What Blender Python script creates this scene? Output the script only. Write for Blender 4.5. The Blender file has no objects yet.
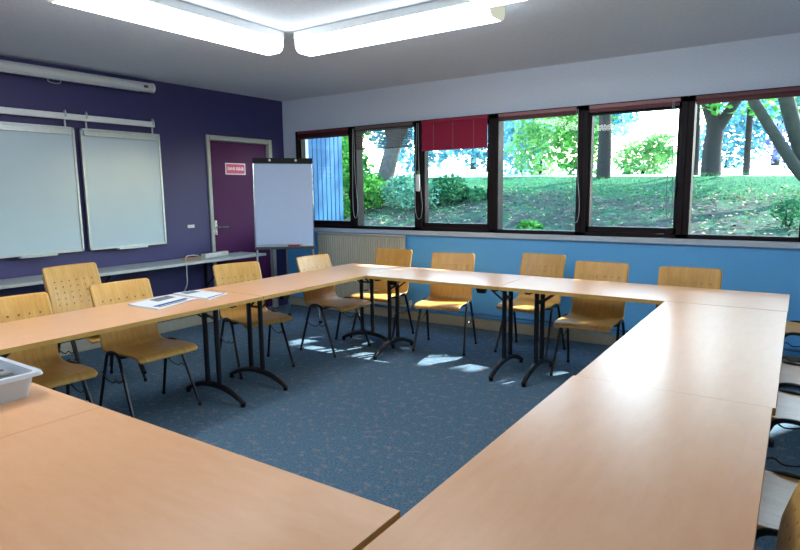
import bpy, bmesh, math, random
from mathutils import Vector, Matrix, noise as mnoise
R = math.radians
SC = bpy.context.scene
COL = SC.collection

# ------------------------------------------------------------------ materials
def srgb(r, g, b):
    f = lambda c: (c/12.92 if c <= .04045 else ((c+.055)/1.055)**2.4)
    return (f(r/255), f(g/255), f(b/255), 1.0)

class NT:
    def __init__(s, name):
        s.m = bpy.data.materials.new(name); s.m.use_nodes = True
        s.t = s.m.node_tree; s.t.nodes.clear()
        s.out = s.n('ShaderNodeOutputMaterial')
    def n(s, kind, **kw):
        x = s.t.nodes.new(kind)
        for k, v in kw.items():
            if k in x.inputs: x.inputs[k].default_value = v
            else: setattr(x, k, v)
        return x
    def l(s, a, b): s.t.links.new(a, b)
    def coord(s, scale=(1, 1, 1), rot=(0, 0, 0)):
        c = s.n('ShaderNodeTexCoord'); m = s.n('ShaderNodeMapping')
        m.inputs['Scale'].default_value = scale; m.inputs['Rotation'].default_value = rot
        s.l(c.outputs['Object'], m.inputs['Vector']); return m.outputs['Vector']
    def ramp(s, fac, stops):
        r = s.n('ShaderNodeValToRGB'); e = r.color_ramp.elements
        while len(e) < len(stops): e.new(.5)
        for i, (p, c) in enumerate(stops): e[i].position = p; e[i].color = c
        s.l(fac, r.inputs['Fac']); return r.outputs['Color']
    def noise(s, vec, scale, detail=4, rough=.55):
        x = s.n('ShaderNodeTexNoise'); x.inputs['Scale'].default_value = scale
        x.inputs['Detail'].default_value = detail; x.inputs['Roughness'].default_value = rough
        s.l(vec, x.inputs['Vector']); return x.outputs['Fac']
    def bsdf(s, color=None, rough=.5, metal=0., spec=.5, **kw):
        b = s.n('ShaderNodeBsdfPrincipled')
        b.inputs['Roughness'].default_value = rough; b.inputs['Metallic'].default_value = metal
        b.inputs['Specular IOR Level'].default_value = spec
        for k, v in kw.items(): b.inputs[k].default_value = v
        if isinstance(color, tuple): b.inputs['Base Color'].default_value = color
        elif color is not None: s.l(color, b.inputs['Base Color'])
        s.l(b.outputs['BSDF'], s.out.inputs['Surface']); s.b = b; return b
    def bump(s, h, strength, dist=.002):
        x = s.n('ShaderNodeBump'); x.inputs['Strength'].default_value = strength
        x.inputs['Distance'].default_value = dist
        s.l(h, x.inputs['Height']); s.l(x.outputs['Normal'], s.b.inputs['Normal'])

def mix(c1, c2, f): return tuple(c1[i]*(1-f)+c2[i]*f for i in range(3))+(1.,)
def speck(name, col, rough=.5, metal=0., var=.06, scale=30, spec=.5, bump=0., **kw):
    """plain material with a faint mottle"""
    t = NT(name); v = t.coord(); f = t.noise(v, scale, 3)
    lo = tuple(c*(1-var) for c in col[:3])+(1.,); hi = tuple(min(1, c*(1+var)) for c in col[:3])+(1.,)
    t.bsdf(t.ramp(f, [(.3, lo), (.7, hi)]), rough, metal, spec, **kw)
    if bump: t.bump(f, bump)
    return t.m

def wood(name, dark, light, stretch, rough, spec=.5, scale=5.):
    t = NT(name); v = t.coord(stretch)
    f1 = t.noise(v, scale, 6, .6); f2 = t.noise(v, scale*5, 3, .5)
    mx = t.n('ShaderNodeMath', operation='MULTIPLY_ADD'); mx.inputs[1].default_value = .35
    t.l(f2, mx.inputs[0]); t.l(f1, mx.inputs[2])
    c = t.ramp(mx.outputs[0], [(.42, dark), (.86, light)])
    t.bsdf(c, rough, 0, spec); t.bump(f2, .04, .001); return t.m

M = {}
M['laminate'] = wood('beech_laminate', srgb(226, 168, 122), srgb(231, 177, 133), (1.5, 6, 6), .28, .28)
M['edge'] = wood('beech_edge', srgb(186, 140, 66), srgb(208, 166, 92), (1.5, 12, 12), .4)
M['ply'] = wood('beech_plywood', srgb(190, 140, 62), srgb(212, 166, 90), (9, 1.2, 1.2), .36, .5)
M['plyedge'] = wood('plywood_edge', srgb(176, 130, 60), srgb(205, 160, 84), (2, 30, 30), .5)
M['black'] = speck('black_steel', srgb(22, 23, 28), .38, 0., .15, 80, .5)
M['blackplastic'] = speck('black_plastic', srgb(16, 16, 22), .5, spec=.25)
M['ceiling'] = speck('ceiling_paint', srgb(208, 220, 232), .9, bump=.05, scale=60)
M['wallwhite'] = speck('white_wall_paint', srgb(208, 222, 238), .85, bump=.06, scale=80)
M['wallblue'] = speck('blue_wall_paint', srgb(104, 188, 255), .5, bump=.06, scale=80)
M['wallpurple'] = speck('purple_wall_paint', srgb(56, 52, 104), .55, bump=.06, scale=80)
M['sill'] = speck('sill_paint', srgb(190, 205, 222), .5)
M['skirt'] = speck('skirting', srgb(172, 168, 150), .5)
M['doorframe'] = speck('door_frame_paint', srgb(176, 178, 170), .5)
M['plum'] = speck('plum_door', srgb(84, 36, 82), .6, spec=.15)
M['winframe'] = speck('window_frame_brown', srgb(26, 20, 24), .55, spec=.2)
M['white'] = speck('white_enamel', srgb(225, 230, 232), .3, var=.02)
M['boardface'] = speck('whiteboard_face', srgb(182, 204, 216), .22, var=.015, scale=4)
M['alu'] = speck('aluminium', srgb(190, 198, 200), .38, .6)
M['chrome'] = speck('chrome', srgb(200, 205, 210), .2, 1.)
M['paper'] = speck('paper', srgb(198, 220, 255), .8, var=.015)
M['radiator'] = speck('radiator_enamel', srgb(206, 204, 188), .4, var=.03)
M['pipe'] = speck('painted_pipe', srgb(84, 140, 196), .45)
M['counter'] = speck('grey_counter_top', srgb(168, 172, 176), .4, var=.05, scale=120)
M['counteredge'] = speck('counter_edge', srgb(188, 192, 190), .45)
M['screen'] = speck('screen_case', srgb(206, 212, 214), .35, var=.03)
M['signpink'] = speck('sign_pink', srgb(214, 44, 104), .5)
M['signwhite'] = speck('sign_white', srgb(238, 225, 232), .5)
M['red'] = speck('red_plastic', srgb(190, 40, 46), .4)
M['cable'] = speck('white_cable', srgb(205, 205, 200), .5)
M['cord'] = speck('grey_cord', srgb(140, 150, 155), .6)
M['slatred'] = speck('red_blind', srgb(158, 30, 66), .5)
M['slatdark'] = speck('dark_red_blind', srgb(104, 50, 58), .5)
M['slatpink'] = speck('dusty_pink_blind', srgb(150, 104, 108), .5)
M['slatbrown'] = speck('taupe_blind', srgb(112, 98, 94), .5)
M['trunk'] = speck('bark', srgb(38, 44, 36), .9, var=.35, scale=14, bump=.6)
M['trunkdark'] = speck('dark_bark', srgb(32, 32, 34), .9, var=.35, scale=14, bump=.6)
M['trunkpale'] = speck('pale_bark', srgb(76, 74, 72), .9, var=.3, scale=12, bump=.6)
M['bluewood'] = speck('blue_boards', srgb(12, 84, 124), .6, var=.12, scale=6)
M['inkgrey'] = speck('printed_grey', srgb(112, 116, 124), .7, var=.4, scale=60)
M['inkblue'] = speck('printed_blue', srgb(58, 70, 130), .7, var=.3, scale=60)
M['pengrey'] = speck('dark_grey_plastic', srgb(72, 76, 80), .4)
M['penblue'] = speck('blue_plastic', srgb(44, 58, 140), .4)
M['pensilver'] = speck('silver_plastic', srgb(150, 152, 152), .35)

# carpet: blue-grey loop pile with warm flecks
t = NT('carpet'); v = t.coord()
f = t.noise(v, 90, 3, .7); f2 = t.noise(v, 19, 2, .6)
a = t.ramp(f, [(.32, srgb(50, 76, 100)), (.68, srgb(96, 124, 142))])
b = t.ramp(f2, [(.56, (0, 0, 0, 1)), (.66, (1, 1, 1, 1))])
mx = t.n('ShaderNodeMix', data_type='RGBA'); mm = t.n('ShaderNodeMath', operation='MULTIPLY'); mm.inputs[1].default_value = .55
t.l(b, mm.inputs[0]); t.l(mm.outputs[0], mx.inputs[0]); t.l(a, mx.inputs[6]); mx.inputs[7].default_value = srgb(136, 124, 124)
t.bsdf(mx.outputs[2], .95, 0, .2); t.bump(f, .5, .004); M['carpet'] = t.m

# lamp diffuser
t = NT('lamp_diffuser'); e = t.n('ShaderNodeEmission'); e.inputs['Color'].default_value = (.95, .985, 1, 1); e.inputs['Strength'].default_value = 6.2
t.l(e.outputs[0], t.out.inputs['Surface']); M['lamp'] = t.m

t = NT('lamp_end'); e = t.n('ShaderNodeEmission'); e.inputs['Color'].default_value = (.95, 1, .8, 1); e.inputs['Strength'].default_value = .3
t.l(e.outputs[0], t.out.inputs['Surface']); M['lampend'] = t.m

# window glass: clear sheet with a Fresnel reflection
t = NT('window_glass'); tr = t.n('ShaderNodeBsdfTransparent'); tr.inputs[0].default_value = (.95, .98, .985, 1)
gl = t.n('ShaderNodeBsdfGlossy'); gl.inputs['Roughness'].default_value = .01
fr = t.n('ShaderNodeFresnel'); fr.inputs['IOR'].default_value = 1.45; ms = t.n('ShaderNodeMixShader')
ge = t.n('ShaderNodeNewGeometry'); sb = t.n('ShaderNodeMath', operation='SUBTRACT'); sb.inputs[0].default_value = 1.; t.l(ge.outputs['Backfacing'], sb.inputs[1]); mu = t.n('ShaderNodeMath', operation='MULTIPLY'); t.l(fr.outputs[0], mu.inputs[0]); t.l(sb.outputs[0], mu.inputs[1])
t.l(mu.outputs[0], ms.inputs[0]); t.l(tr.outputs[0], ms.inputs[1]); t.l(gl.outputs[0], ms.inputs[2]); t.l(ms.outputs[0], t.out.inputs['Surface'])
M['glass'] = t.m

# milky translucent plastic of the storage box
t = NT('milky_plastic'); t.bsdf(srgb(214, 222, 232), .3, 0, .5, **{'Alpha': .85}); M['milky'] = t.m

def leafmat(name, c1, c2):
    t = NT(name); v = t.coord(); f = t.noise(v, 2.2, 3)
    col = t.ramp(f, [(.35, c1), (.65, c2)])
    d = t.n('ShaderNodeBsdfDiffuse'); tl = t.n('ShaderNodeBsdfTranslucent'); m = t.n('ShaderNodeMixShader'); m.inputs[0].default_value = .5
    t.l(col, d.inputs[0]); t.l(col, tl.inputs[0]); t.l(d.outputs[0], m.inputs[1]); t.l(tl.outputs[0], m.inputs[2]); t.l(m.outputs[0], t.out.inputs['Surface'])
    return t.m
M['leaf'] = leafmat('leaf_green', srgb(40, 104, 48), srgb(96, 168, 78))
M['leafyellow'] = leafmat('leaf_yellow_green', srgb(76, 142, 84), srgb(150, 198, 128))
M['leafdark'] = leafmat('leaf_dark_green', srgb(30, 84, 60), srgb(70, 130, 84))
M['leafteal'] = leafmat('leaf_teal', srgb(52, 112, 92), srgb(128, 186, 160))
M['leafhaze'] = leafmat('leaf_haze_blue', srgb(66, 130, 150), srgb(136, 190, 196))  # blue haze of the view put into the leaf colour
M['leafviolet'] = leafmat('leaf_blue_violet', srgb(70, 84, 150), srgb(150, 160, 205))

# bank outside: grass on the top, leaf litter and ivy lower down (a real change of cover along the slope)
t = NT('bank_cover'); c = t.n('ShaderNodeTexCoord'); sp = t.n('ShaderNodeSeparateXYZ'); t.l(c.outputs['Object'], sp.inputs[0])
v = c.outputs['Object']; n1 = t.noise(v, .9, 4, .6); n2 = t.noise(v, 9, 5, .7); n3 = t.noise(v, 3.2, 4, .65)
litter = t.ramp(n2, [(.32, srgb(30, 32, 34)), (.55, srgb(56, 58, 58)), (.72, srgb(88, 90, 86))])
green = t.ramp(n2, [(.3, srgb(16, 60, 44)), (.7, srgb(36, 100, 68))])
ma = t.n('ShaderNodeMath', operation='MULTIPLY_ADD'); ma.inputs[1].default_value = 3.0; t.l(n1, ma.inputs[0]); t.l(sp.outputs['Y'], ma.inputs[2])
fac = t.ramp(ma.outputs[0], [(0, (0, 0, 0, 1)), (1, (1, 1, 1, 1))])
mr = t.n('ShaderNodeMapRange'); mr.inputs['From Min'].default_value = 6.6; mr.inputs['From Max'].default_value = 7.6; t.l(ma.outputs[0], mr.inputs['Value'])
pat = t.ramp(n3, [(.44, (.1, .1, .1, 1)), (.58, (.7, .7, .7, 1))])
mxm = t.n('ShaderNodeMath', operation='MAXIMUM'); t.l(mr.outputs[0], mxm.inputs[0]); t.l(pat, mxm.inputs[1])
mx = t.n('ShaderNodeMix', data_type='RGBA'); t.l(mxm.outputs[0], mx.inputs[0]); t.l(litter, mx.inputs[6]); t.l(green, mx.inputs[7])
t.bsdf(mx.outputs[2], .95, 0, .1); t.bump(n2, .8, .05); M['bank'] = t.m
M['path'] = speck('pale_gravel', srgb(196, 202, 186), .9, var=.1, scale=20)

# newsprint
t = NT('newsprint'); v = t.coord((1, 1, 1))
br = t.n('ShaderNodeTexBrick'); t.l(v, br.inputs['Vector'])
for k, x in (('Scale', 1.), ('Mortar Size', .0035), ('Brick Width', .075), ('Row Height', .0075)): br.inputs[k].default_value = x
br.inputs['Color1'].default_value = srgb(170, 176, 186); br.inputs['Color2'].default_value = srgb(205, 210, 220); br.inputs['Mortar'].default_value = srgb(226, 230, 238)
t.bsdf(br.outputs['Color'], .8, 0, .2); M['news'] = t.m

# ------------------------------------------------------------------ mesh builder
class MB:
    def __init__(s): s.v = []; s.f = []; s.m = []
    def add(s, vs, fs, mat=0):
        o = len(s.v); s.v += [tuple(p) for p in vs]
        s.f += [tuple(i+o for i in f) for f in fs]; s.m += [mat]*len(fs); return s
    def box(s, x0, x1, y0, y1, z0, z1, bev=0., mat=0, T=None, seg=1):
        bm = bmesh.new(); bmesh.ops.create_cube(bm, size=1)
        for w in bm.verts: w.co = Vector(((x0+x1)/2+w.co.x*(x1-x0), (y0+y1)/2+w.co.y*(y1-y0), (z0+z1)/2+w.co.z*(z1-z0)))
        if bev: bmesh.ops.bevel(bm, geom=list(bm.edges), offset=bev, segments=seg, affect='EDGES', profile=.5)
        bm.verts.index_update()
        vs = [w.co.copy() for w in bm.verts]
        if T: vs = [T @ p for p in vs]
        s.add(vs, [[w.index for w in f.verts] for f in bm.faces], mat); bm.free(); return s
    def tube(s, pts, r, n=10, mat=0, caps=True, rad=None):
        pts = [Vector(p) for p in pts]; rings = []; up = None
        for i, p in enumerate(pts):
            d = ((pts[min(i+1, len(pts)-1)]-p).normalized()+(p-pts[max(i-1, 0)]).normalized())
            d = d.normalized() if d.length > 1e-6 else Vector((0, 0, 1))
            if up is None:
                up = Vector((0, 0, 1)) if abs(d.z) < .9 else Vector((1, 0, 0))
            a = (up-d*up.dot(d)).normalized(); b = d.cross(a); up = a
            rr = rad[i] if rad else r
            rings.append([p+a*math.cos(2*math.pi*k/n)*rr+b*math.sin(2*math.pi*k/n)*rr for k in range(n)])
        vs = [p for q in rings for p in q]; fs = []
        for i in range(len(pts)-1):
            for k in range(n): fs.append((i*n+k, i*n+(k+1) % n, (i+1)*n+(k+1) % n, (i+1)*n+k))
        if caps: fs.append(tuple(range(n))[::-1]); fs.append(tuple((len(pts)-1)*n+k for k in range(n)))
        return s.add(vs, fs, mat)
    def prism(s, poly, axis, a, b, mat=0):
        """poly of 2D points extruded along axis (0 x, 1 y, 2 z) from a to b"""
        def P(p, t): q = list(p); q.insert(axis, t); return Vector(q)
        n = len(poly); vs = [P(p, a) for p in poly]+[P(p, b) for p in poly]
        fs = [tuple(range(n))[::-1], tuple(range(n, 2*n))]+[(i, (i+1) % n, n+(i+1) % n, n+i) for i in range(n)]
        return s.add(vs, fs, mat)
    def build(s, name, mats, parent=None, smooth=True, loc=None, rz=0.):
        if not isinstance(mats, (list, tuple)): mats = [mats]
        me = bpy.data.meshes.new(name); me.from_pydata(s.v, [], s.f)
        for m in mats: me.materials.append(m)
        me.polygons.foreach_set('material_index', s.m)
        bm = bmesh.new(); bm.from_mesh(me); bmesh.ops.recalc_face_normals(bm, faces=bm.faces); bm.to_mesh(me); bm.free()
        if smooth:
            me.shade_smooth(); me.set_sharp_from_angle(angle=R(38))
        me.update()
        o = bpy.data.objects.new(name, me); COL.objects.link(o)
        if parent: o.parent = parent
        if loc: o.location = loc
        o.rotation_euler.z = rz
        return o

def tag(o, label, cat, group=None, kind=None):
    o['label'] = label; o['category'] = cat
    if group: o['group'] = group
    if kind: o['kind'] = kind
    return o
def thing(name, label, cat, loc=(0, 0, 0), rz=0., group=None):
    o = bpy.data.objects.new(name, None); COL.objects.link(o); o.empty_display_size = .1
    o.location = loc; o.rotation_euler.z = rz
    return tag(o, label, cat, group)
def struct(o): o['kind'] = 'structure'; return o
def copy_tree(o, parent=None):
    c = o.copy(); COL.objects.link(c)
    if parent: c.parent = parent
    for ch in o.children: copy_tree(ch, c)
    return c
def bez(p, n=8):
    """smooth polyline through control points (Catmull-Rom)"""
    p = [Vector(q) for q in p]; q = [p[0]*2-p[1]]+p+[p[-1]*2-p[-2]]; out = []
    for i in range(1, len(q)-2):
        for k in range(n):
            t = k/n; a, b, c, d = q[i-1:i+3]
            out.append(.5*((2*b)+(c-a)*t+(2*a-5*b+4*c-d)*t*t+(3*b-a-3*c+d)*t**3))
    return out+[p[-1]]

# ------------------------------------------------------------------ room shell
H = 2.59; XR = 6.75; YF = -7.0
struct(MB().box(-.15, XR+.15, YF-.15, .2, -.12, 0).build('floor', M['carpet']))
struct(MB().box(-.15, XR+.15, YF-.15, .2, H, H+.15).build('ceiling', M['ceiling']))
WZ0, WZ1, WX0, WX1 = 1.02, 2.2, .235, 6.44
w = MB()
w.box(0, XR, 0, .2, 0, .968, mat=1); w.box(0, XR, .012, .2, .968, WZ0, mat=0)
w.box(0, WX0, 0, .2, .968, H); w.box(WX0, WX1, 0, .2, WZ1, H); w.box(WX1, XR, 0, .2, .968, H)
struct(w.build('wall_back', [M['wallwhite'], M['wallblue']]))
# purple wall with its door opening
DY0, DY1, DZ = -1.155, -.275, 2.045
w = MB(); w.box(-.15, 0, YF-.15, DY0-.045, 0, H); w.box(-.15, 0, DY1+.055, .2, 0, H); w.box(-.15, 0, DY0-.045, DY1+.055, DZ+.06, H)
struct(w.build('wall_left', M['wallpurple']))
struct(MB().box(XR, XR+.15, YF-.15, .2, 0, H).build('wall_right', M['wallwhite']))
struct(MB().box(0, XR, YF-.15, YF, 0, H).build('wall_front', M['wallwhite']))
struct(MB().box(0.0, XR, -.035, 0, .966, 1.018, .006).build('trim_1', M['sill']))
struct(MB().box(.02, XR, -.022, 0, 0, .11, .004).build('baseboard_back', M['skirt']))
struct(MB().box(0, .022, YF, DY0-.05, 0, .115, .004).build('baseboard_left', M['skirt']))

# door
d = MB(); d.box(-.15, .018, DY0-.045, DY0, 0, DZ+.055, .004); d.box(-.15, .018, DY1, DY1+.055, 0, DZ+.055, .004); d.box(-.15, .018, DY0, DY1, DZ, DZ+.055, .004)
door = struct(d.build('door_1', M['doorframe']))
MB().box(-.07, -.03, DY0+.004, DY1-.004, .008, DZ-.004, .003).build('door_leaf', M['plum'], door)
h = MB(); h.box(-.03, -.022, DY0+.03, DY0+.07, .98, 1.15, .003)
h.tube(bez([(-.03, DY0+.05, 1.068), (.02, DY0+.05, 1.068), (.035, DY0+.065, 1.068), (.035, DY0+.175, 1.066)], 5), .009, 8)
h.build('door_handle', M['chrome'], door)

# windows
MX = [.235, 1.14, 2.035, 2.93, 3.816, 4.683, 5.56, 6.44]  # last window is added, out of view, to let sun in
for i in range(7):
    xa, xb = MX[i], MX[i+1]; op = i % 2 == 0
    f = MB(); hw = .05
    xl = xa if i == 0 else xa; xr = xb
    f.box(xa, xa+(.045 if i == 0 else hw), -.03, .1, WZ0, WZ1, .004); f.box(xb-(.045 if i == 6 else hw), xb, -.03, .1, WZ0, WZ1, .004)
    f.box(xa, xb, -.03, .1, WZ1-.05, WZ1, .004); f.box(xa, xb, -.03, .1, WZ0, WZ0+.036, .004)
    o = struct(f.build('window_%d' % (i+1), M['winframe']))
    ga, gb = xa+.045, xb-.045; s0 = WZ0+.034; s1 = WZ1-.045
    if op:
        s = MB(); k = .03
        s.box(ga, ga+k, -.012, .07, s0, s1, .003); s.box(gb-k, gb, -.012, .07, s0, s1, .003)
        s.box(ga, gb, -.012, .07, s0, s0+.052, .003); s.box(ga, gb, -.012, .07, s1-.045, s1, .003)
        s.build('sash', M['winframe'], o); ga += k; gb -= k; s0 += .05; s1 -= .04
        hd = MB(); hd.box(gb+.006, gb+.022, -.03, -.012, 1.42, 1.5, .003); hd.box(gb+.008, gb+.02, -.045, -.03, 1.36, 1.47, .004)
        hd.build('window_handle', M['blackplastic'], o)
    g = MB(); g.box(ga-.006, gb+.006, .027, .031, s0-.004, s1+.004); g.build('pane', M['glass'], o)

# ------------------------------------------------------------------ blinds
def blind(i, label, bottom, nslat, tilt, mat, cord, head=None, group='venetian blinds at the tops of the windows'):
    xa, xb = MX[i]+.06, MX[i+1]-.06
    o = thing('venetian_blind', label, 'blind', ((xa+xb)/2, -.045, WZ1-.012), 0, group); W = (xb-xa)/2
    MB().box(-W, W, -.014, .014, -.032, 0, .003).build('headrail', head or mat, o)
    L = WZ1-.012-bottom
    s = MB(); n = nslat; z0 = -.036; z1 = -L+.014
    for k in range(n):
        z = z0+(z1-z0)*(k+.5)/n
        T = Matrix.Translation((0, 0, z)) @ Matrix.Rotation(tilt, 4, 'X')
        s.box(-W+.004, W-.004, -.012, .012, -.0007, .0007, 0, 0, T)
    s.build('slats', mat, o)
    MB().box(-W+.002, W-.002, -.012, .012, -L, -L+.013, .003).build('bottom_rail', mat, o)
    if nslat > 10:
        for x in (-W*.6, 0, W*.62):
            c = MB(); c.tube([(x, -.0142, -.03), (x, -.0142, -L+.005)], .0016, 5); c.build('ladder_cord', M['cord'], o)
    if cord:
        x, zl, wd = cord
        c = MB(); pts = [(x-wd*.2, -.018, -.02), (x-wd*.4, -.02, zl*.5), (x-wd*.5, -.02, zl*.85), (x-wd*.3, -.02, zl*.97), (x, -.02, zl), (x+wd*.35, -.02, zl*.97), (x+wd*.5, -.02, zl*.84), (x+wd*.1, -.02, zl*.5), (x, -.018, -.02)]
        c.tube(bez(pts, 6), .0035, 6); c.build('pull_cord', M['cord'], o)
    return o
blind(0, 'dark red blind fully drawn up over the window nearest the flip chart', 2.095, 9, 0, M['slatdark'], None)
blind(1, 'taupe slatted blind half lowered with open see-through slats', 1.925, 12, R(34), M['slatbrown'], (-.40, -1.04, .07))
b3 = blind(2, 'closed crimson slatted blind covering the top of a window', 1.872, 17, R(72), M['slatred'], (-.42, -1.04, .09))
MB().box(-.445, -.395, -.044, -.0225, -.74, -.56, .01, seg=2).build('control_box', M['white'], b3)
MB().box(-.436, -.404, -.038, -.026, -.557, -.52, .004).build('control_hook', M['leafyellow'], b3)
blind(3, 'dusty pink blind drawn up over the window beside the crimson one', 2.118, 9, 0, M['slatdark'], (.405, -1.05, .07), M['slatpink'])
blind(4, 'pink and dark blind drawn up over the window with the glaring white sky', 2.125, 8, 0, M['slatdark'], (.33, -1.0, .055), M['slatpink'])
blind(5, 'dark red blind drawn up over the window with the forked tree', 2.12, 9, 0, M['slatdark'], None)

# ------------------------------------------------------------------ radiator and pipe
rad = thing('radiator', 'cream ribbed panel radiator under the windows behind the table corner', 'radiator', (0, 0, 0))
r = MB(); x = .60
r.box(.60, 1.88, -.075, -.05, .15, .95, .004)
while x < 1.87:
    r.box(x+.004, x+.028, -.092, -.073, .19, .93, .006); x += .0336
r.build('ribbed_panel', M['radiator'], rad)
MB().box(.598, 1.882, -.096, -.045, .95, .962, .003).build('top_grille', M['radiator'], rad)
[MB().box(q-.02, q+.02, -.052, -.001, .3, .8, .002).build('wall_bracket', M['radiator'], rad) for q in (.8, 1.68)]
v = MB(); v.tube([(1.86, -.06, .17), (1.94, -.06, .17)], .014, 10); v.tube([(1.94, -.06, .155), (1.94, -.06, .23)], .02, 12); v.build('valve', M['white'], rad)
pp = MB(); pp.tube([(1.945, -.06, .17), (XR-.02, -.06, .17)], .013, 10)
for q in (2.3, 3.4, 4.5, 5.6): pp.box(q-.012, q+.012, -.072, 0, .15, .158)
tag(pp.build('heating_pipe', M['pipe']), 'blue painted heating pipe running low along the window wall', 'pipe')

# ------------------------------------------------------------------ whiteboards, rail, screen
rail = thing('hanging_rail', 'white wall rail carrying the two whiteboards', 'rail')
MB().box(.03, .062, -3.62, -1.855, 2.118, 2.172, .004).build('rail_bar', M['white'], rail)
[MB().box(0, .032, y-.02, y+.02, 2.125, 2.165, .003).build('wall_mount', M['alu'], rail) for y in (-1.95, -2.48, -3.1, -3.5)]
def whiteboard(y0, y1, label):
    o = thing('whiteboard', label, 'whiteboard', (.03, (y0+y1)/2, .94), 0, 'whiteboards on the purple wall'); W = (y1-y0)/2; h = 1.115
    MB().box(.004, .02, -W+.01, W-.01, .01, h-.01).build('writing_surface', M['boardface'], o)
    f = MB(); f.box(0, .028, -W, -W+.022, 0, h, .003); f.box(0, .028, W-.022, W, 0, h, .003); f.box(0, .028, -W, W, 0, .022, .003); f.box(0, .028, -W, W, h-.022, h, .003)
    f.build('frame', M['alu'], o)
    MB().box(.02, .036, -W+.03, W-.03, h-.07, h-.022, .003).build('clamp_strip', M['alu'], o)
    MB().box(.026, .085, -.15, .15, -.012, .008, .004).build('pen_tray', M['alu'], o)
    for y in (-W+.07, W-.07):
        k = MB(); p = bez([(.01, y, h-.02), (.01, y, h+.06), (.014, y, h+.125), (.024, y, h+.139), (.036, y, h+.125), (.0375, y, h+.085)], 5)
        k.tube(p, .0085, 8); k.build('hook', M['alu'], o)
    return o
whiteboard(-2.615, -1.805, 'blank whiteboard hung nearest the door')
whiteboard(-3.50, -2.665, 'blank whiteboard hung farther from the door, cut off by the picture edge')
ps = thing('projector_screen', 'white rolled-up projector screen case on the wall just under the ceiling', 'projector screen', (.095, -.03, 2.492))
c = MB(); prof = [(math.cos(a)*.046, math.sin(a)*.046) for a in [2*math.pi*k/18 for k in range(18)]]
c.prism(prof, 1, -4.1, -1.86); c.build('case', M['screen'], ps)
for y in (-4.115, -1.86):
    c = MB(); c.prism([(a*1.06, b_*1.06) for a, b_ in prof], 1, y, y+.015); c.build('end_cap', M['white'], ps)
c = MB(); c.box(.0, .04, -3.9, -2.0, -.052, -.04, .003); c.build('pull_bar', M['screen'], ps)
c = MB(); c.tube(bez([(.02, -2.85, -.05), (.02, -2.85, -.075), (.02, -2.8, -.085), (.02, -2.75, -.075), (.02, -2.75, -.05)], 5), .004, 6); c.build('pull_handle', M['alu'], ps)
for y in (-1.95, -3.9):
    c = MB(); c.box(-.095, -.03, y-.015, y+.015, -.02, .02, .002); c.build('wall_bracket', M['white'], ps)
c = MB(); c.box(.046, .048, -1.97, -1.925, -.012, .012); c.build('maker_plate', M['pengrey'], ps)

# door sign, switch
sg = thing('door_sign', 'pink rectangular sign with white border on the plum door', 'sign', (-.029, -.775, 1.735))
MB().box(-.001, .003, -.148, .148, -.066, .066).build('plate', M['signwhite'], sg)
MB().box(.003, .0042, -.137, .137, -.055, .055).build('pink_field', M['signpink'], sg)
cu = bpy.data.curves.new('lettering', 'FONT'); cu.body = 'SANS ISSUE'; cu.size = .048; cu.align_x = 'CENTER'; cu.align_y = 'CENTER'; cu.extrude = .0006; cu.offset = .0012
cu.materials.append(M['signwhite']); tmp = bpy.data.objects.new('lettering_curve', cu); lt = bpy.data.objects.new('lettering', bpy.data.meshes.new_from_object(tmp)); bpy.data.objects.remove(tmp); COL.objects.link(lt); lt.parent = sg; lt.location = (.0048, 0, 0); lt.rotation_euler = (R(90), 0, R(90))
sw = thing('wall_switch', 'small white wall switch beside the door frame', 'switch', (0, -1.46, 1.1))
MB().box(0, .008, -.045, .045, -.018, .018, .003).build('plate', M['white'], sw)
MB().box(.008, .016, -.02, .02, -.011, .011, .003).build('rocker', M['white'], sw)

# ------------------------------------------------------------------ wall counter
ct = thing('wall_counter', 'long grey shelf counter fixed along the purple wall in front of the door', 'counter', (0, 0, 0))
MB().box(.02, .44, -4.6, -.80, .742, .765, .003).build('counter_top', M['counter'], ct)
MB().box(.44, .446, -4.6, -.795, .74, .767, .002).build('front_edge', M['counteredge'], ct)
for y in (-1.3, -2.62, -3.95):
    k = MB(); k.box(.0, .40, y-.014, y+.014, .715, .742, .002); k.box(.0, .028, y-.014, y+.014, .40, .742, .002)
    k.tube([(.02, y, .43), (.37, y, .722)], .011, 8); k.build('bracket', M['black'], ct)
st = thing('power_strip', 'white power strip lying on the wall counter by the door', 'power strip', (.215, -1.33, .765), R(12))
MB().box(-.035, .035, -.19, .19, .0, .048, .008, seg=2).build('housing', M['cable'], st)
for k in range(4):
    s = MB(); y = -.12+.085*k
    s.tube([(0, y, .0478), (0, y, .0495)], .02, 14); s.build('socket', M['pensilver'], st)
MB().box(-.01, .01, .155, .175, .048, .053, .002).build('rocker_switch', M['red'], st)
cb = MB(); cb.tube(bez([(.2, -1.525, .79), (.2, -1.58, .805), (.24, -1.68, .812), (.30, -1.76, .81), (.37, -1.82, .79), (.43, -1.86, .775), (.456, -1.875, .755), (.458, -1.88, .66), (.44, -1.875, .54), (.3, -1.86, .42), (.004, -1.84, .36)], 7), .0055, 7)
tag(cb.build('power_cable', M['cable']), 'white cable looping off the power strip and hanging over the counter edge', 'cable')
cb = MB(); cb.tube(bez([(.12, -1.53, .772), (.09, -1.62, .772), (.17, -1.72, .772), (.25, -1.66, .776), (.30, -1.57, .772), (.33, -1.65, .772), (.27, -1.78, .772)], 7), .0045, 7)
tag(cb.build('thin_cable', M['plyedge']), 'thin tan cable lying in a tangle beside the power strip', 'cable')

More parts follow.
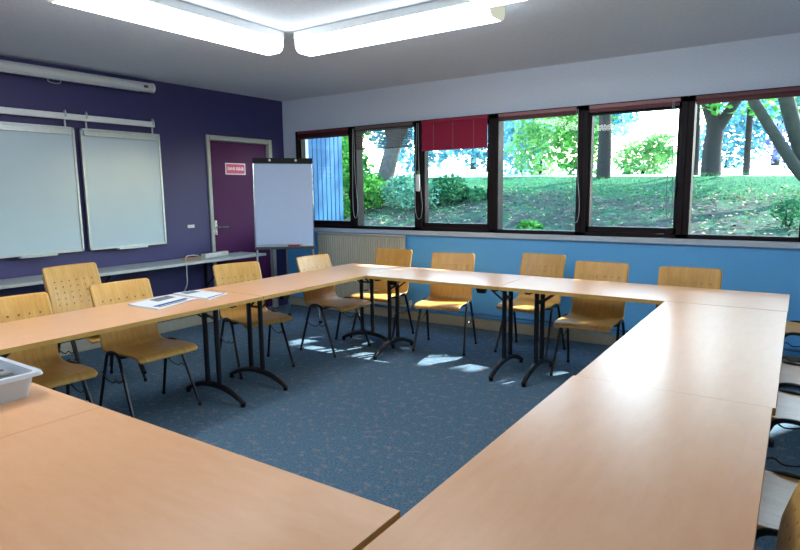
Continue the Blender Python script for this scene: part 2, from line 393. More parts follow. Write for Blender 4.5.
# ------------------------------------------------------------------ flip chart
fx, fy = .84, -.86; face = math.atan2(-5.54-fy, 5.51-fx)+R(90)      # board's local -Y looks at the camera side
fc = thing('flip_chart', 'tall flip chart easel with a blank white pad standing before the plum door', 'flip chart', (fx, fy, 0), face)
T = Matrix.Translation((-.016, 0, .858)) @ Matrix.Rotation(R(-6), 4, 'X') @ Matrix.Rotation(R(.6), 4, 'Y')
m = MB(); m.box(-.312, .312, .0, .018, .0, .97, .003, 0, T); m.build('board', M['boardface'], fc)
m = MB(); m.box(-.307, .307, -.012, -.001, .03, .91, .001, 0, T); m.build('paper_pad', M['paper'], fc)
for s in (-1, 1):
    m = MB(); m.box(s*.316-.006, s*.316+.006, -.006, .022, 0, .97, .002, 0, T); m.build('side_trim', M['chrome'], fc)
m = MB(); m.box(-.324, .324, -.026, .02, .915, .972, .004, 0, T); m.build('clamp_bar', M['blackplastic'], fc)
for s in (-1, 1):
    m = MB(); c0 = T @ Vector((s*.14, -.024, .945)); c1 = T @ Vector((s*.14, -.046, .945)); m.tube([c0, c1], .013, 12); m.build('clamp_knob', M['white'], fc)
m = MB(); m.box(-.324, .324, -.075, .012, -.024, .004, .004, 0, T); m.build('pen_tray', M['pengrey'], fc)
for s in (-1, 1):
    m = MB(); a = T @ Vector((s*.3, .02, .0)); m.tube([T @ Vector((s*.3, .025, .4)), a, (s*.34, -.09, .015)], .013, 10)
    lg = m.build('leg', M['chrome'], fc); m = MB(); m.tube([(s*.34, -.09, .0), (s*.34, -.09, .03)], .018, 10); m.build('foot_cap', M['blackplastic'], lg)
m = MB(); m.tube([T @ Vector((0, .03, .8)), (0, .40, .015)], .013, 10); lg = m.build('rear_leg', M['chrome'], fc)
m = MB(); m.tube([(0, .4, 0), (0, .4, .03)], .018, 10); m.build('foot_cap', M['blackplastic'], lg)
def onchart(p): return Matrix.Translation((fx, fy, 0)) @ Matrix.Rotation(face, 4, 'Z') @ T @ Vector(p)
mk = MB(); mk.tube([onchart((.03, -.045, .014)), onchart((.16, -.045, .014))], .009, 10)
mk = mk.build('marker_pen', M['red']); tag(mk, 'red marker lying in the tray of the flip chart', 'marker')
er = MB(); er.box(.19, .30, -.065, -.025, .0042, .028, .004, 0, Matrix.Translation((fx, fy, 0)) @ Matrix.Rotation(face, 4, 'Z') @ T)
tag(er.build('board_eraser', M['white']), 'white eraser block in the flip chart tray beside the red marker', 'eraser')

# ------------------------------------------------------------------ tables
TH = .74; TD = .648
def table(L, inset, label, loc, rz):
    o = thing('folding_table', label, 'table', loc, rz, 'beech folding tables set in a rectangle')
    hl, hd = L/2, TD/2
    MB().box(-hl+.0003, hl-.0003, -hd+.0003, hd-.0003, TH-.026, TH, .0006).build('tabletop', M['laminate'], o)
    e = MB()
    z0, z1 = TH-.026, TH-.0012
    e.box(-hl, hl, -hd, -hd+.0012, z0, z1); e.box(-hl, hl, hd-.0012, hd, z0, z1)
    e.box(-hl, -hl+.0012, -hd, hd, z0, z1); e.box(hl-.0012, hl, -hd, hd, z0, z1)
    e.build('edge_band', M['edge'], o)
    for s in (-1, 1):
        x = s*(hl-inset)
        for y in (-.062, .062):
            p = MB(); p.tube([(x, y, .095), (x, y, TH-.03)], .0185, 12); p.build('post', M['black'], o)
        f = MB(); pts = []
        for k in range(15):
            q = -1+2*k/14; pts.append((x, q*.305, .024+.085*(1-abs(q)**2.1)))
        f.tube(pts, .021, 10, rad=[.017+.008*(1-abs(-1+2*k/14)) for k in range(15)])
        ft = f.build('foot', M['black'], o)
        for q in (-1, 1):
            c = MB(); c.tube([(x, q*.296, 0), (x, q*.296, .03)], .017, 10); c.build('foot_pad', M['blackplastic'], ft)
        m = MB(); m.box(x-.02, x+.02, -.26, .26, TH-.052, TH-.027, .003); m.build('top_rail', M['black'], o)
        m = MB(); m.tube([(x, -.06, .60), (x, .06, .60)], .009, 8); m.build('crossbar', M['black'], o)
        for y in (-.062, .062):
            m = MB(); m.tube([(x, y, .58), (x-s*.17, y, TH-.035)], .008, 8); m.build('brace', M['black'], o)
            m = MB(); m.tube([(x, y, .615), (x, y*.15, TH-.05)], .0065, 8); m.build('strut', M['black'], o)
        m = MB(); m.prism([(-.05, TH-.027), (.05, TH-.027), (.03, TH-.085), (-.03, TH-.085)], 1, -.2, -.165)
        k = m.build('lock_latch', M['blackplastic'], o); k.location.x = x-s*.14
    return o
def at(x0, x1, y0, y1): return ((x0+x1)/2, (y0+y1)/2, 0)
table(1.80, .20, 'beech folding table reaching the far corner, in front of the flip chart', at(1.815, 2.463, -2.728, -.925), R(90))
table(1.795, .20, 'beech folding table with the newspapers on it', at(1.815, 2.463, -4.527, -2.732), R(-90))
table(1.215, .055, 'shorter beech folding table by the radiator with bright window glare', at(2.467, 3.685, -1.552, -.92), 0)
table(1.80, .205, 'beech folding table under the windows ending in the far right corner', at(3.689, 5.489, -1.552, -.92), R(180))
table(1.79, .20, 'beech folding table running toward the camera from the window row, reflecting the windows', at(4.838, 5.486, -3.358, -1.568), R(90))
table(1.79, .20, 'beech folding table in the nearest right corner beside the camera', at(4.829, 5.477, -5.1483, -3.3583), R(-90))
table(1.215, .055, 'short beech folding table in the foreground abutting the long right row', at(3.598, 4.813, -5.17, -4.52), R(180))
table(1.79, .20, 'beech folding table carrying the plastic box', at(1.805, 3.595, -5.17, -4.52), 0)

# ------------------------------------------------------------------ chairs
def chair_proto():
    o = thing('plywood_chair', '', 'chair', (0, 0, 0))
    ctrl = [(.262, .408), (.256, .424), (.235, .436), (.19, .443), (.08, .442), (-.03, .436), (-.11, .432), (-.155, .438), (-.183, .462), (-.198, .505), (-.212, .57), (-.232, .66), (-.262, .76), (-.297, .862)]
    prof = [(p.y, p.z) for p in bez([(0, a, b) for a, b in ctrl], 5)]
    # even steps along the profile
    step = .0145; out = [prof[0]]; acc = 0.
    for i in range(1, len(prof)):
        a, b = Vector(prof[i-1]), Vector(prof[i]); L = (b-a).length
        while acc+L >= step:
            k = (step-acc)/L; a = a+(b-a)*k; out.append(tuple(a)); L = (b-a).length; acc = 0.
        acc += L
    prof = out; N = len(prof); NW = 29
    def half(i):
        y, z = prof[i]
        w = .212
        e = min(i, N-1-i)*step                  # rounded outer corners
        if e < .018: w -= .018-math.sqrt(max(0, .018**2-(.018-e)**2))
        if .44 < z < .56: w -= .008*math.sin((z-.44)/.12*math.pi)
        return w
    vs = []; hole = set()
    for i in range(N):
        y, z = prof[i]; w = half(i)
        for j in range(NW+1):
            q = -1+2*j/NW; back = max(0, min(1, (z-.5)/.15))
            vs.append((q*w, y+.018*back*q*q, z-(.006*(1-back)*(1-q*q) if y < .2 else 0)))
    zs = [(i, prof[i][1]) for i in range(N-1) if prof[i][0] < -.15]
    rows = [i for i, z in zs if .555 < z < .765][::3]
    for r_, i in enumerate(rows):
        for j in range(4, 26, 4): hole.add((i, j))
    b = MB(); b.v = vs; W = NW+1
    for i in range(N-1):
        for j in range(NW):
            c = [i*W+j, i*W+j+1, (i+1)*W+j+1, (i+1)*W+j]
            if (i, j) not in hole: b.f.append(tuple(c)); b.m.append(0); continue
            P = [Vector(vs[k]) for k in c]; base = len(b.v); o8 = []
            for k in range(8):
                an = R(-112.5+45*k); u = .5+.36*math.cos(an); vv = .5+.36*math.sin(an)
                b.v.append(tuple((P[0]*(1-u)+P[1]*u)*(1-vv)+(P[3]*(1-u)+P[2]*u)*vv)); o8.append(base+k)
            for k in range(4):
                b.f.append((c[k], c[(k+1) % 4], o8[2*k+1], o8[2*k])); b.f.append((c[(k+1) % 4], o8[(2*k+2) % 8], o8[2*k+1])); b.m += [0, 0]
    sh = b.build('seat_and_back', [M['ply'], M['plyedge']], o)
    md = sh.modifiers.new('thickness', 'SOLIDIFY'); md.thickness = .011; md.offset = 0; md.material_offset_rim = 1; md.use_quality_normals = True
    for s in (-1, 1):
        for (ty, fy_, nm) in ((.045, .205, 'front'), (-.115, -.225, 'rear')):
            l = MB(); l.tube([(s*.217, ty, .395), (s*.238, fy_, .012)], .0108, 9); lg = l.build('leg', M['black'], o)
            c = MB(); c.tube([(s*.238, fy_, 0), (s*.238, fy_, .02)], .0125, 9); c.build('foot_cap', M['blackplastic'], lg)
        a = MB(); a.tube(bez([(s*.217, .045, .393), (s*.217, .032, .42), (s*.217, .005, .438), (s*.217, -.035, .443), (s*.217, -.075, .438), (s*.217, -.102, .42), (s*.217, -.115, .393)], 4), .0108, 9)
        a.build('side_arch', M['black'], o)
        w = MB(); w.tube(bez([(s*.231, .098, .29), (s*.236, .06, .262), (s*.238, .02, .272), (s*.238, -.02, .25), (s*.238, -.09, .262), (s*.232, -.155, .30)], 5), .0042, 6)
        w.build('linking_wire', M['black'], o)
    for y in (.03, -.10):
        c = MB(); c.tube([(-.217, y, .425), (-.19, y, .412), (.19, y, .412), (.217, y, .425)], .009, 8); c.build('seat_bar', M['black'], o)
    return o
proto = chair_proto(); first = [True]
def chair(x, y, deg, label, z=0.):
    """deg: 0 faces +y, clockwise negative"""
    o = proto if first[0] else copy_tree(proto); first[0] = False
    o.location = (x, y, z); o.rotation_euler.z = R(deg)
    o['label'] = label; o['category'] = 'chair'; o['group'] = 'beech plywood chairs around the tables'
    return o
chair(1.933, -3.985, -91.5, 'beech chair beside the plastic box, partly cut off by the picture edge')
chair(1.939, -3.30, -91.8, 'beech chair tucked in at the newspapers, its whole seat and legs showing under the table')
chair(1.806, -2.238, -104.7, 'beech chair between the newspapers and the flip chart, close to the power strip')
chair(1.984, -1.409, -93, 'beech chair standing right in front of the flip chart, with sunlit floor beneath')
chair(2.073, -.80, 184.3, 'beech chair with its back against the radiator at the table corner')
chair(2.845, -.868, 192.5, 'beech chair below the window with the closed crimson blind')
chair(3.558, -.572, 177.4, 'beech chair standing back from the seam of the two window-row tables')
chair(4.208, -.959, 181, 'beech chair under the window row with two rows of back holes showing below the tabletop')
chair(4.869, -1.0, 182.5, 'beech chair by the far right corner with only its backrest top in view')
chair(1.149, -3.205, -86.3, 'lower beech chair of the stack by the wall counter, hidden under another chair')
chair(1.149, -3.205, -86.3, 'beech chair on top of a stack below the whiteboards, its whole perforated backrest in view', .06)
chair(5.51, -.52, 90, 'chair at the outer side of the long right row, nearest the blue wall')
chair(5.50, -1.80, 90, 'second chair from the blue wall at the outer side of the right row')
chair(5.50, -2.37, 91, 'third chair from the blue wall at the outer side of the right row')
chair(5.50, -3.38, 89, 'grey-lit chair seat poking out just beyond the nearest chair back')
chair(5.315, -4.12, 90, 'nearest chair on the right, its wooden backrest cut off by the picture edge')

# ------------------------------------------------------------------ things on the tables
bx = thing('storage_box', 'milky white plastic box with a wide rim on the table corner nearest the picture edge', 'box', (3.09, -4.735, TH))
m = MB(); W0, D0, W1, D1, hh, th = .185, .135, .205, .15, .092, .003
def ring(w, d, z, r=.025, n=5):
    out = []
    for cx, cy, a0 in ((w-r, d-r, 0), (-w+r, d-r, 90), (-w+r, -d+r, 180), (w-r, -d+r, 270)):
        for k in range(n+1):
            a = R(a0+90*k/n); out.append((cx+r*math.cos(a), cy+r*math.sin(a), z))
    return out
rs = [ring(W0, D0, .001), ring(W1, D1, hh), ring(W1+.022, D1+.022, hh), ring(W1+.024, D1+.024, hh-.012), ring(W1+.021, D1+.021, hh-.012), ring(W1+.02, D1+.02, hh-.003), ring(W1+.003, D1+.003, hh-.003), ring(W0+.003, D0+.003, -.0)]
rs = [ring(W0, D0, .0035), ring(W1, D1, hh), ring(W1+.02, D1+.02, hh), ring(W1+.024, D1+.024, hh-.013), ring(W1+.021, D1+.021, hh-.013), ring(W1+.018, D1+.018, hh-.004), ring(W1+.003, D1+.003, hh-.004), ring(W0+.003, D0+.003, .0005)]
n = len(rs[0]); vs = [p for q in rs for p in q]; fs = []
for i in range(len(rs)-1):
    for k in range(n): fs.append((i*n+k, i*n+(k+1) % n, (i+1)*n+(k+1) % n, (i+1)*n+k))
fs.append(tuple(range(n))); fs.append(tuple((len(rs)-1)*n+k for k in range(n))[::-1])
m.add(vs, fs); m.build('tub', M['milky'], bx)
rng = random.Random(4)
PEN = [('pengrey', 'dark grey'), ('pensilver', 'silver grey'), ('penblue', 'blue'), ('pengrey', 'dark grey'), ('pensilver', 'silver grey'), ('pengrey', 'dark grey'), ('penblue', 'blue'), ('pensilver', 'silver grey'), ('pengrey', 'dark grey')]
pos = [(-.10, 0), (-.06, 0), (-.02, 0), (.02, 0), (.06, 0), (-.08, 1), (-.04, 1), (.0, 1), (.04, 1)]
words = ['beside the box wall', 'second along the bottom of the box', 'in the middle of the bottom layer', 'fourth along the bottom of the box', 'last of the bottom layer by the seam', 'on top at the back of the heap', 'on top, second in the heap', 'on top, third in the heap', 'last of the top layer by the seam']
for k in range(9):
    q, lv = pos[k]; z = TH+.0205+lv*.035
    o = thing('marker_pen', '%s marker in the plastic box, %s' % (PEN[k][1], words[k]), 'marker', (3.165+q, -4.70, z), R(90), 'marker pens in the plastic box')
    m = MB(); m.tube([(-.09, 0, 0), (.03, 0, 0)], .0165, 12); m.build('barrel', M[PEN[k][0]], o)
    m = MB(); m.tube([(.03, 0, 0), (.095, 0, 0)], .0172, 12, rad=[.0176, .0155]); m.build('cap', M['pensilver' if k % 3 == 0 else 'pengrey'], o)

def newspaper(pts, z, label, thick, sheets):
    cx = sum(p[0] for p in pts)/4; cy = sum(p[1] for p in pts)/4
    a = math.atan2(pts[1][1]-pts[0][1], pts[1][0]-pts[0][0])
    o = thing('newspaper', label, 'newspaper', (cx, cy, z), a, 'newspapers on the table')
    P = [Matrix.Rotation(-a, 3, 'Z') @ Vector((p[0]-cx, p[1]-cy, 0)) for p in pts]
    def at_(u, v_): return (P[0]*(1-u)+P[1]*u)*(1-v_)+(P[3]*(1-u)+P[2]*u)*v_
    def lift(u, v_): return .012*max(0, u-.75)**2*8*(v_) + .006*max(0, .2-u)*5*(1-v_)*.6
    def sheet(u0, u1, v0, v1, z0, z1, name, mat):
        n = 10; m = MB(); vs = []; fs = []
        for lev in (z0, z1):
            for i in range(n+1):
                for j in range(n+1):
                    u = u0+(u1-u0)*i/n; v_ = v0+(v1-v0)*j/n; p = at_(u, v_); vs.append((p.x, p.y, lev+lift(u, v_)))
        K = (n+1)**2
        for i in range(n):
            for j in range(n):
                q = (i*(n+1)+j, i*(n+1)+j+1, (i+1)*(n+1)+j+1, (i+1)*(n+1)+j); fs.append(q); fs.append(tuple(K+x for x in q)[::-1])
        bd = [(i, 0) for i in range(n)]+[(n, j) for j in range(n)]+[(n-i, n) for i in range(n)]+[(0, n-j) for j in range(n)]
        bi = [i*(n+1)+j for i, j in bd]
        for k in range(len(bi)): fs.append((bi[k], bi[(k+1) % len(bi)], K+bi[(k+1) % len(bi)], K+bi[k]))
        m.add(vs, fs); return m.build(name, mat, o)
    for k in range(sheets):
        q = k*.012
        sheet(q, 1-.4*q, .5*q, 1-q, thick*k/sheets, thick*(k+1)/sheets-.0004, 'sheet', M['news'])
    return o, lambda u0, u1, v0, v1, nm, mt: sheet(u0, u1, v0, v1, thick-.0002, thick+.0006, nm, mt)
n1, pr1 = newspaper([(1.95, -3.42), (2.26, -3.41), (2.17, -3.055), (1.845, -3.03)], TH+.0005, 'open newspaper with a grey photograph and a blue band, lying nearer the plastic box', .008, 3)
pr1(.1, .42, .42, .86, 'photograph', M['inkgrey']); pr1(.70, .82, .1, .9, 'blue_band', M['inkblue']); pr1(.86, .93, .1, .8, 'headline', M['inkgrey'])
n2, pr2 = newspaper([(1.85, -3.015), (2.25, -3.022), (2.20, -2.82), (1.86, -2.83)], TH+.0005, 'folded newspaper nearer the flip chart, overlapping the open newspaper', .010, 3)
pr2(.08, .3, .2, .8, 'photograph', M['inkgrey']); pr2(.93, .98, .05, .95, 'blue_band', M['inkblue'])

# ------------------------------------------------------------------ ceiling lamps
def lamp(axis, c, a, b, label):
    """axis: 0 runs along x, 1 runs along y; c: centre of the other coordinate"""
    o = thing('ceiling_lamp', label, 'lamp', ((a+b)/2, c, H) if axis == 0 else (c, (a+b)/2, H), 0 if axis == 0 else R(90), 'fluorescent ceiling lamps')
    L = (b-a)/2
    MB().box(-L+.008, L-.008, -.107, .107, -.055, 0, .004).build('housing', M['white'], o)
    pf = [(-.1, -.055), (.1, -.055), (.1, -.10), (.087, -.128), (.06, -.142), (-.06, -.142), (-.087, -.128), (-.1, -.10)]
    m = MB(); m.prism(pf, 0, -L+.02, L-.02); m.build('diffuser', M['lamp'], o)
    for s in (-1, 1):
        m = MB(); m.prism([(p*1.01, q-.001 if q < -.05 else q) for p, q in pf], 0, -L+.012 if s < 0 else L-.02, -L+.02 if s < 0 else L-.012); m.build('end_cap', M['lampend'], o)
    return o
lamp(1, 2.25, -3.87, -2.31, 'glowing ceiling lamp running parallel to the purple wall')
lamp(0, -2.175, 2.40, 3.965, 'glowing ceiling lamp running parallel to the windows')
lamp(0, -2.46, 3.94, 5.45, 'ceiling lamp offset from the others, only its tip showing at the top edge')
lamp(1, 2.25, -5.45, -3.9, 'added ceiling lamp continuing the line parallel to the purple wall, out of the frame')  # added, unseen lamp that only supplies light
lamp(0, -5.0, 2.5, 4.0, 'added ceiling lamp over the foreground tables, out of the frame')  # also added for its light, never in view

# ------------------------------------------------------------------ outside
def gz(x, y):
    crest = 1.75-.02*x
    if y < 8: 
        k = max(0, y)/8; base = .28+(crest-.28)*k
        return base+.03*math.sin(x*1.3+y)*min(1, y/2)+.05*math.sin(math.pi*k)
    return crest+.045*(y-8)
g = MB(); nx, ny = 90, 40; vs = []; fs = []
for i in range(nx+1):
    for j in range(ny+1):
        x = -22+44*i/nx; y = .25+(8.3-.25)*j/ny; vs.append((x, y, gz(x, y)+(.03*mnoise.noise(Vector((x*1.5, y*1.5, 0))) if y < 8 else 0)))
for i in range(nx):
    for j in range(ny): fs.append((i*(ny+1)+j, (i+1)*(ny+1)+j, (i+1)*(ny+1)+j+1, i*(ny+1)+j+1))
g.add(vs, fs); struct(g.build('bank_ground', M['bank']))
g = MB(); vs = []; fs = []
for i in range(31):
    for j in range(21):
        x = -40+80*i/30; y = 8.3+52*j/20; vs.append((x, y, gz(x, y)))
for i in range(30):
    for j in range(20): fs.append((i*21+j, (i+1)*21+j, (i+1)*21+j+1, i*21+j+1))
g.add(vs, fs); struct(g.build('path_ground', M['path']))

# blue boarded wall of the next wing, seen through the first window
bw = MB(); y = .3
while y < 1.44:
    bw.box(-.34, -.30, y, y+.088, .1, 3.2, .006); y += .095
bw.box(-.6, -.34, .2, 1.44, .1, 3.2)
tag(bw.build('boarded_wall', M['bluewood']), 'blue vertical boarded wall outside the window nearest the flip chart', 'wall', kind='structure')

SUN = Vector((.40, .80, .88)).normalized()
BEAMS = [((1.87, -1.40, 0), .2), ((1.62, -1.5, 0), .05), ((1.5, -1.25, 0), .05), ((2.48, -1.42, 0), .09), ((2.53, -1.3, 0), .07), ((2.97, -1.25, 0), .07), ((3.3, -1.2, 0), .06), ((4.11, -1.08, 0), .07), ((4.05, -1.2, 0), .05), ((5.52, -1.40, 0), .18), ((5.66, -1.34, 0), .15), ((2.25, -1.36, .45), .06), ((2.05, -1.0, .45), .08), ((2.75, -1.1, .45), .06), ((4.08, -1.1, .45), .05), ((3.4, -.8, .45), .05)]  # rays kept clear of leaves so chosen sun patches reach floor and seats
def in_beam(p):
    for c, r_ in BEAMS:
        d = Vector(p)-Vector(c); k = d.dot(SUN)
        if k > 0 and (d-SUN*k).length < r_+.14: return True
    return False
def leaves(rng, blobs, n, size, mb=None, cull=False, flat=.6):
    """n leaf blades scattered through ellipsoid blobs (centre, radii)"""
    mb = mb or MB(); wts = [b[1][0]*b[1][1]*b[1][2] for b in blobs]
    for _ in range(n):
        c, r_ = rng.choices(blobs, wts)[0]
        while True:
            q = Vector((rng.uniform(-1, 1), rng.uniform(-1, 1), rng.uniform(-1, 1)))
            if q.length < 1: break
        q *= (.55+.45*rng.random())/max(q.length, .3) if rng.random() < .6 else 1
        p = Vector((c[0]+q.x*r_[0], c[1]+q.y*r_[1], c[2]+q.z*r_[2]))
        if cull and in_beam(p): continue
        s = size*rng.uniform(.6, 1.3)
        a = Vector((rng.gauss(0, 1), rng.gauss(0, 1), rng.gauss(0, flat))).normalized()
        b = a.cross(Vector((rng.gauss(0, 1), rng.gauss(0, 1), rng.gauss(0, 1)))).normalized(); nrm = a.cross(b)
        mb.add([p-a*s*.5, p+b*s*.28+nrm*s*.05, p+a*s*.55, p-b*s*.28+nrm*s*.05], [(0, 1, 2), (0, 2, 3)])
    return mb
def limb(m, pts, r0, r1, n=10):
    p = bez(pts, 6); k = len(p)-1; m.tube(p, r0, n, rad=[r0+(r1-r0)*i/k for i in range(k+1)])
def tree(name, label, base, limbs, blobs, nleaf, lsize, bark, leafm, seed, group='trees outside the windows', cull=False):
    o = thing(name, label, 'tree', base, 0, group); m = MB(); B = Vector(base)
    for pts, r0, r1 in limbs: limb(m, pts, r0, r1)
    m.build('trunk', M[bark], o)
    if nleaf:
        bl = [((c[0]+B.x, c[1]+B.y, c[2]+B.z), r_) for c, r_ in blobs]
        q = leaves(random.Random(seed), bl, nleaf, lsize, cull=cull); q.v = [(a-B.x, b-B.y, c-B.z) for a, b, c in q.v]
        q.build('crown', M[leafm], o, smooth=False)
    return o
def shrub(label, base, blobs, nleaf, lsize, leafm, seed, group='shrubs outside the windows', name='leafy_shrub'):
    o = thing(name, label, 'shrub', base, 0, group)
    q = leaves(random.Random(seed), blobs, nleaf, lsize); q.build('foliage', M[leafm], o, smooth=False)
    m = MB(); rg = random.Random(seed)
    for _ in range(5):
        c, r_ = rg.choice(blobs); limb(m, [(rg.uniform(-.08, .08), rg.uniform(-.08, .08), -.05), (c[0]*.5, c[1]*.5, c[2]*.5), (c[0], c[1], c[2])], .02, .006, 6)
    m.build('stems', M['trunkdark'], o); return o
def gb(x, y, dz=-.05): return (x, y, gz(x, y)+dz)

tree('leaning_tree', 'grey-brown leaning trunk seen through the half lowered taupe blind', gb(-2.05, 5), [([(0, 0, 0), (.08, 0, .5), (.3, .1, 1.3), (.75, .2, 2.2), (1.3, .3, 3.6)], .2, .12), ([(.25, .1, 1.1), (.05, .1, 1.8), (-.3, .2, 3)], .11, .06)],
     [((.4, .5, 4.2), (2.2, 2., 1.3)), ((-1.4, .8, 2.9), (1.3, 1.2, .9))], 1500, .2, 'trunkpale', 'leaf', 1, cull=True)
tree('straight_tree', 'single straight dark trunk on the crest in the window with the glaring white sky', gb(1.83, 8), [([(0, 0, 0), (.01, 0, .8), (-.01, 0, 2), (.1, 0, 4.5)], .165, .11)],
     [((.2, .3, 4.8), (2.6, 2.4, 1.7)), ((1.9, -1.2, 4.6), (1.8, 1.6, 1.2))], 1300, .24, 'trunkdark', 'leaf', 2, cull=True)
tree('forked_tree', 'thick forked trunk on the crest in the last window', gb(3.9, 8.5), [([(0, 0, 0), (0, 0, .6), (.02, 0, 1.1), (-.15, 0, 1.7), (-.5, 0, 3.6)], .2, .12), ([(.02, 0, .9), (.3, 0, 1.4), (.7, .1, 2.2), (1.1, .2, 3.8)], .12, .07), ([(-.36, .3, 0), (-.36, .3, 1.0), (-.45, .3, 3.5)], .09, .06)],
     [((.2, .3, 4.1), (2.2, 1.8, 1.4)), ((.3, -.5, 1.55), (1.3, .5, .28)), ((1.2, -.3, 1.35), (.6, .4, .28))], 3000, .15, 'trunkdark', 'leaf', 3, cull=True)
tree('slender_tree', 'slender pole-like trunk beside the forked tree in the last window', gb(4.53, 8.7), [([(0, 0, 0), (0, 0, 1.5), (.03, 0, 4)], .065, .05)],
     [((.3, .4, 3.9), (1.7, 1.5, 1.1)), ((.1, -.1, 1.4), (.5, .4, .25))], 1500, .15, 'trunkdark', 'leafyellow', 4, cull=True)
tree('slanting_tree', 'slanting twin trunks crossing the far corner of the last window', gb(5.95, 5.6), [([(0, 0, 0), (-.2, -.05, .15), (-.49, -.1, .43), (-.8, -.15, .92), (-1.1, -.2, 1.44), (-1.9, -.3, 2.9)], .10, .07), ([(.0, .05, 0), (-.3, .05, .35), (-.52, .05, .85), (-.75, 0, 1.6), (-1.1, 0, 2.9)], 0.125, .10)],
     [((-.2, .2, 4.6), (2.8, 2.3, 1.6)), ((-.9, .3, 1.5), (.6, .4, .28)), ((-.35, .1, 1.25), (.35, .3, .4))], 2600, .15, 'trunk', 'leaf', 5, cull=True)
# added, unseen crowns close to the building: they shade the windows from the sun and let only a few beams through
for k, (x, y, lb) in enumerate(((2.59, 4.0, 'added slim shade tree close outside, lined up with the post before the glaring window'), (4.09, 4.0, 'added slim shade tree close outside, its trunk lined up with the post before the last window'), (6.5, 4.1, 'added unseen shade tree close outside past the last window'), (8.5, 4.1, 'added outermost shade tree close outside past the last window'))):
    cx = (2.7, 4.5, 6.4, 8.3)[k]-x
    tree('added_shade_tree', lb, gb(x, y), [([(0, 0, 0), (.0, 0, 2), (cx*.6, 0, 4.6), (cx, 0, 6)], .06, .05)], [((cx, 0, 5.1), (1.45, 1.3, 1.75))], 7600, .26, 'trunk', 'leaf', 20+k, cull=True)
for k, (x, y, h_, lm, lb) in enumerate(((-7.5, 20, 4.2, 'leafhaze', 'haze-blue distant tree behind the leaning trunk'), (-4.6, 19, 4.4, 'leafhaze', 'haze-blue distant tree behind the crimson blind'), (-2.0, 20, 4.0, 'leafhaze', 'pale distant tree between crimson blind and yellow-green thicket'), (-3.0, 16.5, 3.9, 'leafyellow', 'light green distant tree above the thickets'), (4.6, 21, 4.6, 'leafhaze', 'haze-blue distant tree behind the forked trunk'), (7.6, 20, 4.4, 'leafviolet', 'violet-blue distant tree behind the slanting trunks'))):
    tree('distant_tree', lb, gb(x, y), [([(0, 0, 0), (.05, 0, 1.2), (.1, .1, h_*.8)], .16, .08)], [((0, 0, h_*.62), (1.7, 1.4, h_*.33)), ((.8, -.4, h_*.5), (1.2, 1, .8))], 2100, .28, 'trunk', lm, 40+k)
# shrubs: by the first two windows, on the crest, far hedges
S = [('bright leafy bush beside the blue boarded wall', (-1.9, 3.2), [((0, 0, .55), (.55, .5, .6)), ((-.2, .2, 1.2), (.5, .5, .6)), ((.25, .3, .9), (.4, .4, .5))], 1700, .13, 'leaf'),
     ('tall bright bush behind the leafy bush by the boarded wall', (-3.3, 4.8), [((0, 0, .9), (.8, .7, .9)), ((.2, 0, 1.9), (.8, .7, .8))], 2000, .17, 'leafyellow'),
     ('low teal bush at the foot of the leaning trunk', (-.95, 4.3), [((0, 0, .35), (.55, .5, .42)), ((.35, 0, .3), (.4, .4, .3))], 1700, .085, 'leafteal'),
     ('low green bush between the leaning trunk and the boarded wall', (-1.75, 4.2), [((0, 0, .3), (.45, .4, .35)), ((-.3, .2, .45), (.4, .4, .4))], 1100, .11, 'leaf'),
     ('green bush under the crimson blind at the slope edge', (-.35, 4.9), [((0, 0, .3), (.42, .4, .34)), ((.4, .3, .2), (.4, .3, .2))], 900, .11, 'leafdark'),
     ('haze-blue far bush behind the crimson blind window', (-4.6, 15.5), [((0, 0, 1.2), (1.9, 1, 1.0)), ((1.3, 0, 1.9), (1.4, 1, 1.0))], 1500, .3, 'leafhaze'),
     ('second haze-blue far bush behind the crimson blind window', (-8.2, 16.5), [((0, 0, 1.4), (2., 1, 1.4)), ((-1.3, 0, 2.2), (1.6, 1, 1.2))], 1500, .32, 'leafhaze'),
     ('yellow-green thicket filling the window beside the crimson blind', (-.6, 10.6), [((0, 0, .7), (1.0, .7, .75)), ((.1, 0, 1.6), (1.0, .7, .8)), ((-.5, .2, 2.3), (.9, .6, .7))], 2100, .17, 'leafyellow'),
     ('haze-blue thicket behind the yellow-green thicket', (-1.6, 11.6), [((0, 0, .8), (1.0, .7, .85)), ((.3, 0, 1.7), (1.0, .7, .8))], 1700, .18, 'leafhaze'),
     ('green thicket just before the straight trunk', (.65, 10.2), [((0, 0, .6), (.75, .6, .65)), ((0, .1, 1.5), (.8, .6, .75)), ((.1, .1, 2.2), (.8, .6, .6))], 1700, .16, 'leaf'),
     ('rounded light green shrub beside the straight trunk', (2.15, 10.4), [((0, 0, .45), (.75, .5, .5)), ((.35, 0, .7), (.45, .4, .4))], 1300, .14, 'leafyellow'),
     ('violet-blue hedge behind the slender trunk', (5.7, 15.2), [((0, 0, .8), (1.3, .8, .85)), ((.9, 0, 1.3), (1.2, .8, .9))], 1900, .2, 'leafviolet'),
     ('pale haze-blue hedge behind the forked trunk', (3.3, 17.5), [((0, 0, 1.0), (1.3, .8, 1.1)), ((.6, 0, 2.0), (1.2, .8, .9))], 1700, .22, 'leafhaze'),
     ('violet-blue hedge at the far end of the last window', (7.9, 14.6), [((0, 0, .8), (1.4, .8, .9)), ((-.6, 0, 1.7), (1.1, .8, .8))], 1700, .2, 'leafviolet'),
     ('small bright sprig low on the slope in the window beside the crimson blind', (2.15, 2.9), [((0, 0, .1), (.22, .2, .13))], 260, .08, 'leaf'),
     ('small bright bush at the slanting trunks low in the last window', (5.36, 3.6), [((0, 0, .30), (.2, .2, .17)), ((.08, 0, .15), (.16, .16, .13))], 380, .06, 'leafdark')]
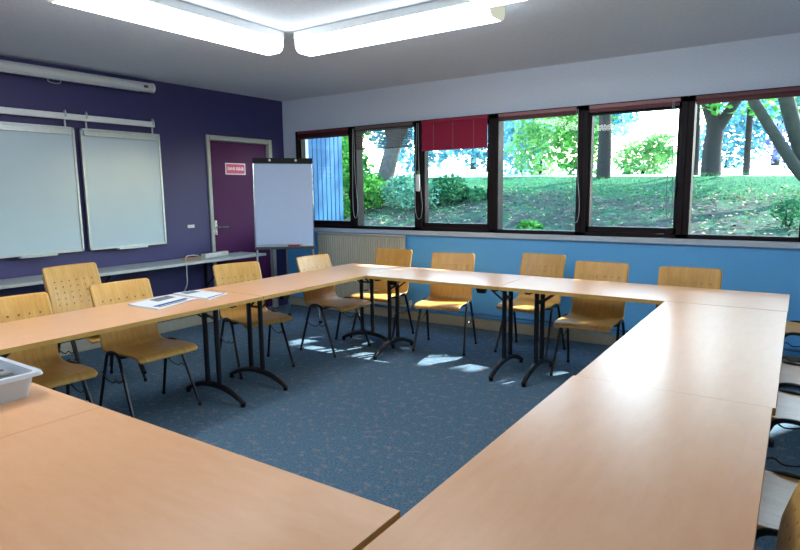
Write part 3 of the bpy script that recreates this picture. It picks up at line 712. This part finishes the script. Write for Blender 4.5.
for k, (lb, (x, y), bl, n_, sz, lm) in enumerate(S): shrub(lb, gb(x, y), bl, n_, sz, lm, 60+k)
# ground cover: fallen leaves and ivy on the slope, grass on the crest
def scatter(name, label, n, y0, y1, size, mats, seed, cat, up):
    rg = random.Random(seed); m = MB()
    for _ in range(n):
        y = rg.uniform(y0, y1); x = rg.uniform(-5.5 if y > 1.7 else -.1, 7); p = Vector((x, y, gz(x, y)+.04)); s = size*rg.uniform(.5, 1.4)
        if up:
            a = rg.uniform(0, 6.3); d = Vector((math.cos(a), math.sin(a), 0))*s*.12; tp = Vector((rg.gauss(0, .3), rg.gauss(0, .3), 1))*s
            m.add([p-d, p+d, p+tp], [(0, 1, 2)], rg.randrange(len(mats)))
        else:
            a = rg.uniform(0, 6.3); d = Vector((math.cos(a), math.sin(a), rg.gauss(0, .3)))*s*.5; e = Vector((-math.sin(a), math.cos(a), rg.gauss(0, .3)))*s*.3
            m.add([p-d, p+e, p+d, p-e], [(0, 1, 2), (0, 2, 3)], rg.randrange(len(mats)))
    return tag(m.build(name, mats, smooth=False), label, cat, kind='stuff')
M['litter1'] = speck('dry_leaf', srgb(130, 128, 100), .8, var=.3); M['litter2'] = speck('brown_leaf', srgb(128, 100, 72), .8, var=.3)
scatter('leaf_litter', 'fallen leaves strewn over the slope outside', 6500, 1.2, 6.6, .055, [M['litter1'], M['litter2'], M['leafdark'], M['leaf']], 91, 'leaves', False)
scatter('grass', 'short green grass along the top of the bank', 9000, 5.2, 8.3, .04, [M['leaf'], M['leafdark']], 92, 'grass', True)

# ------------------------------------------------------------------ light
s = bpy.data.lights.new('sun', 'SUN'); s.energy = 11.0; s.angle = R(.53); s.color = (1, .95, .86)
so = bpy.data.objects.new('sun', s); COL.objects.link(so); so.rotation_euler = SUN.to_track_quat('Z', 'Y').to_euler(); so.location = (8, 15, 14)
wd = bpy.data.worlds.new('sky'); SC.world = wd; wd.use_nodes = True; nt = wd.node_tree; nt.nodes.clear()
sk = nt.nodes.new('ShaderNodeTexSky'); sk.sky_type = 'NISHITA'; sk.sun_disc = False; sk.sun_elevation = R(45); sk.sun_rotation = R(23); sk.air_density = 1.6; sk.dust_density = 1.; sk.ozone_density = 3.
bg = nt.nodes.new('ShaderNodeBackground'); bg.inputs['Strength'].default_value = .95
ow = nt.nodes.new('ShaderNodeOutputWorld'); nt.links.new(sk.outputs[0], bg.inputs[0]); nt.links.new(bg.outputs[0], ow.inputs[0])

# ------------------------------------------------------------------ camera
yaw, pit, rol, fpx = R(34.0748), R(-8.0176), R(-.7331), 590.44
f = Vector((-math.sin(yaw)*math.cos(pit), math.cos(yaw)*math.cos(pit), math.sin(pit))); rt = Vector((math.cos(yaw), math.sin(yaw), 0)); up = rt.cross(f)
r2 = rt*math.cos(rol)+up*math.sin(rol); u2 = up*math.cos(rol)-rt*math.sin(rol)
cd = bpy.data.cameras.new('camera'); cd.sensor_width = 36; cd.lens = fpx*36/800; cd.clip_start = .02; cd.clip_end = 300
co = bpy.data.objects.new('camera', cd); COL.objects.link(co)
co.matrix_world = Matrix(((r2.x, u2.x, -f.x, 5.5081), (r2.y, u2.y, -f.y, -5.5379), (r2.z, u2.z, -f.z, 1.4444), (0, 0, 0, 1)))
SC.camera = co
vs_ = SC.view_settings; vs_.view_transform = 'Standard'; vs_.look = 'None'; vs_.exposure = 1.12; vs_.gamma = 1.; vs_.use_curve_mapping = False
SC.cycles.max_bounces = 10; SC.cycles.diffuse_bounces = 5; SC.cycles.transparent_max_bounces = 12; SC.cycles.sample_clamp_indirect = 6.
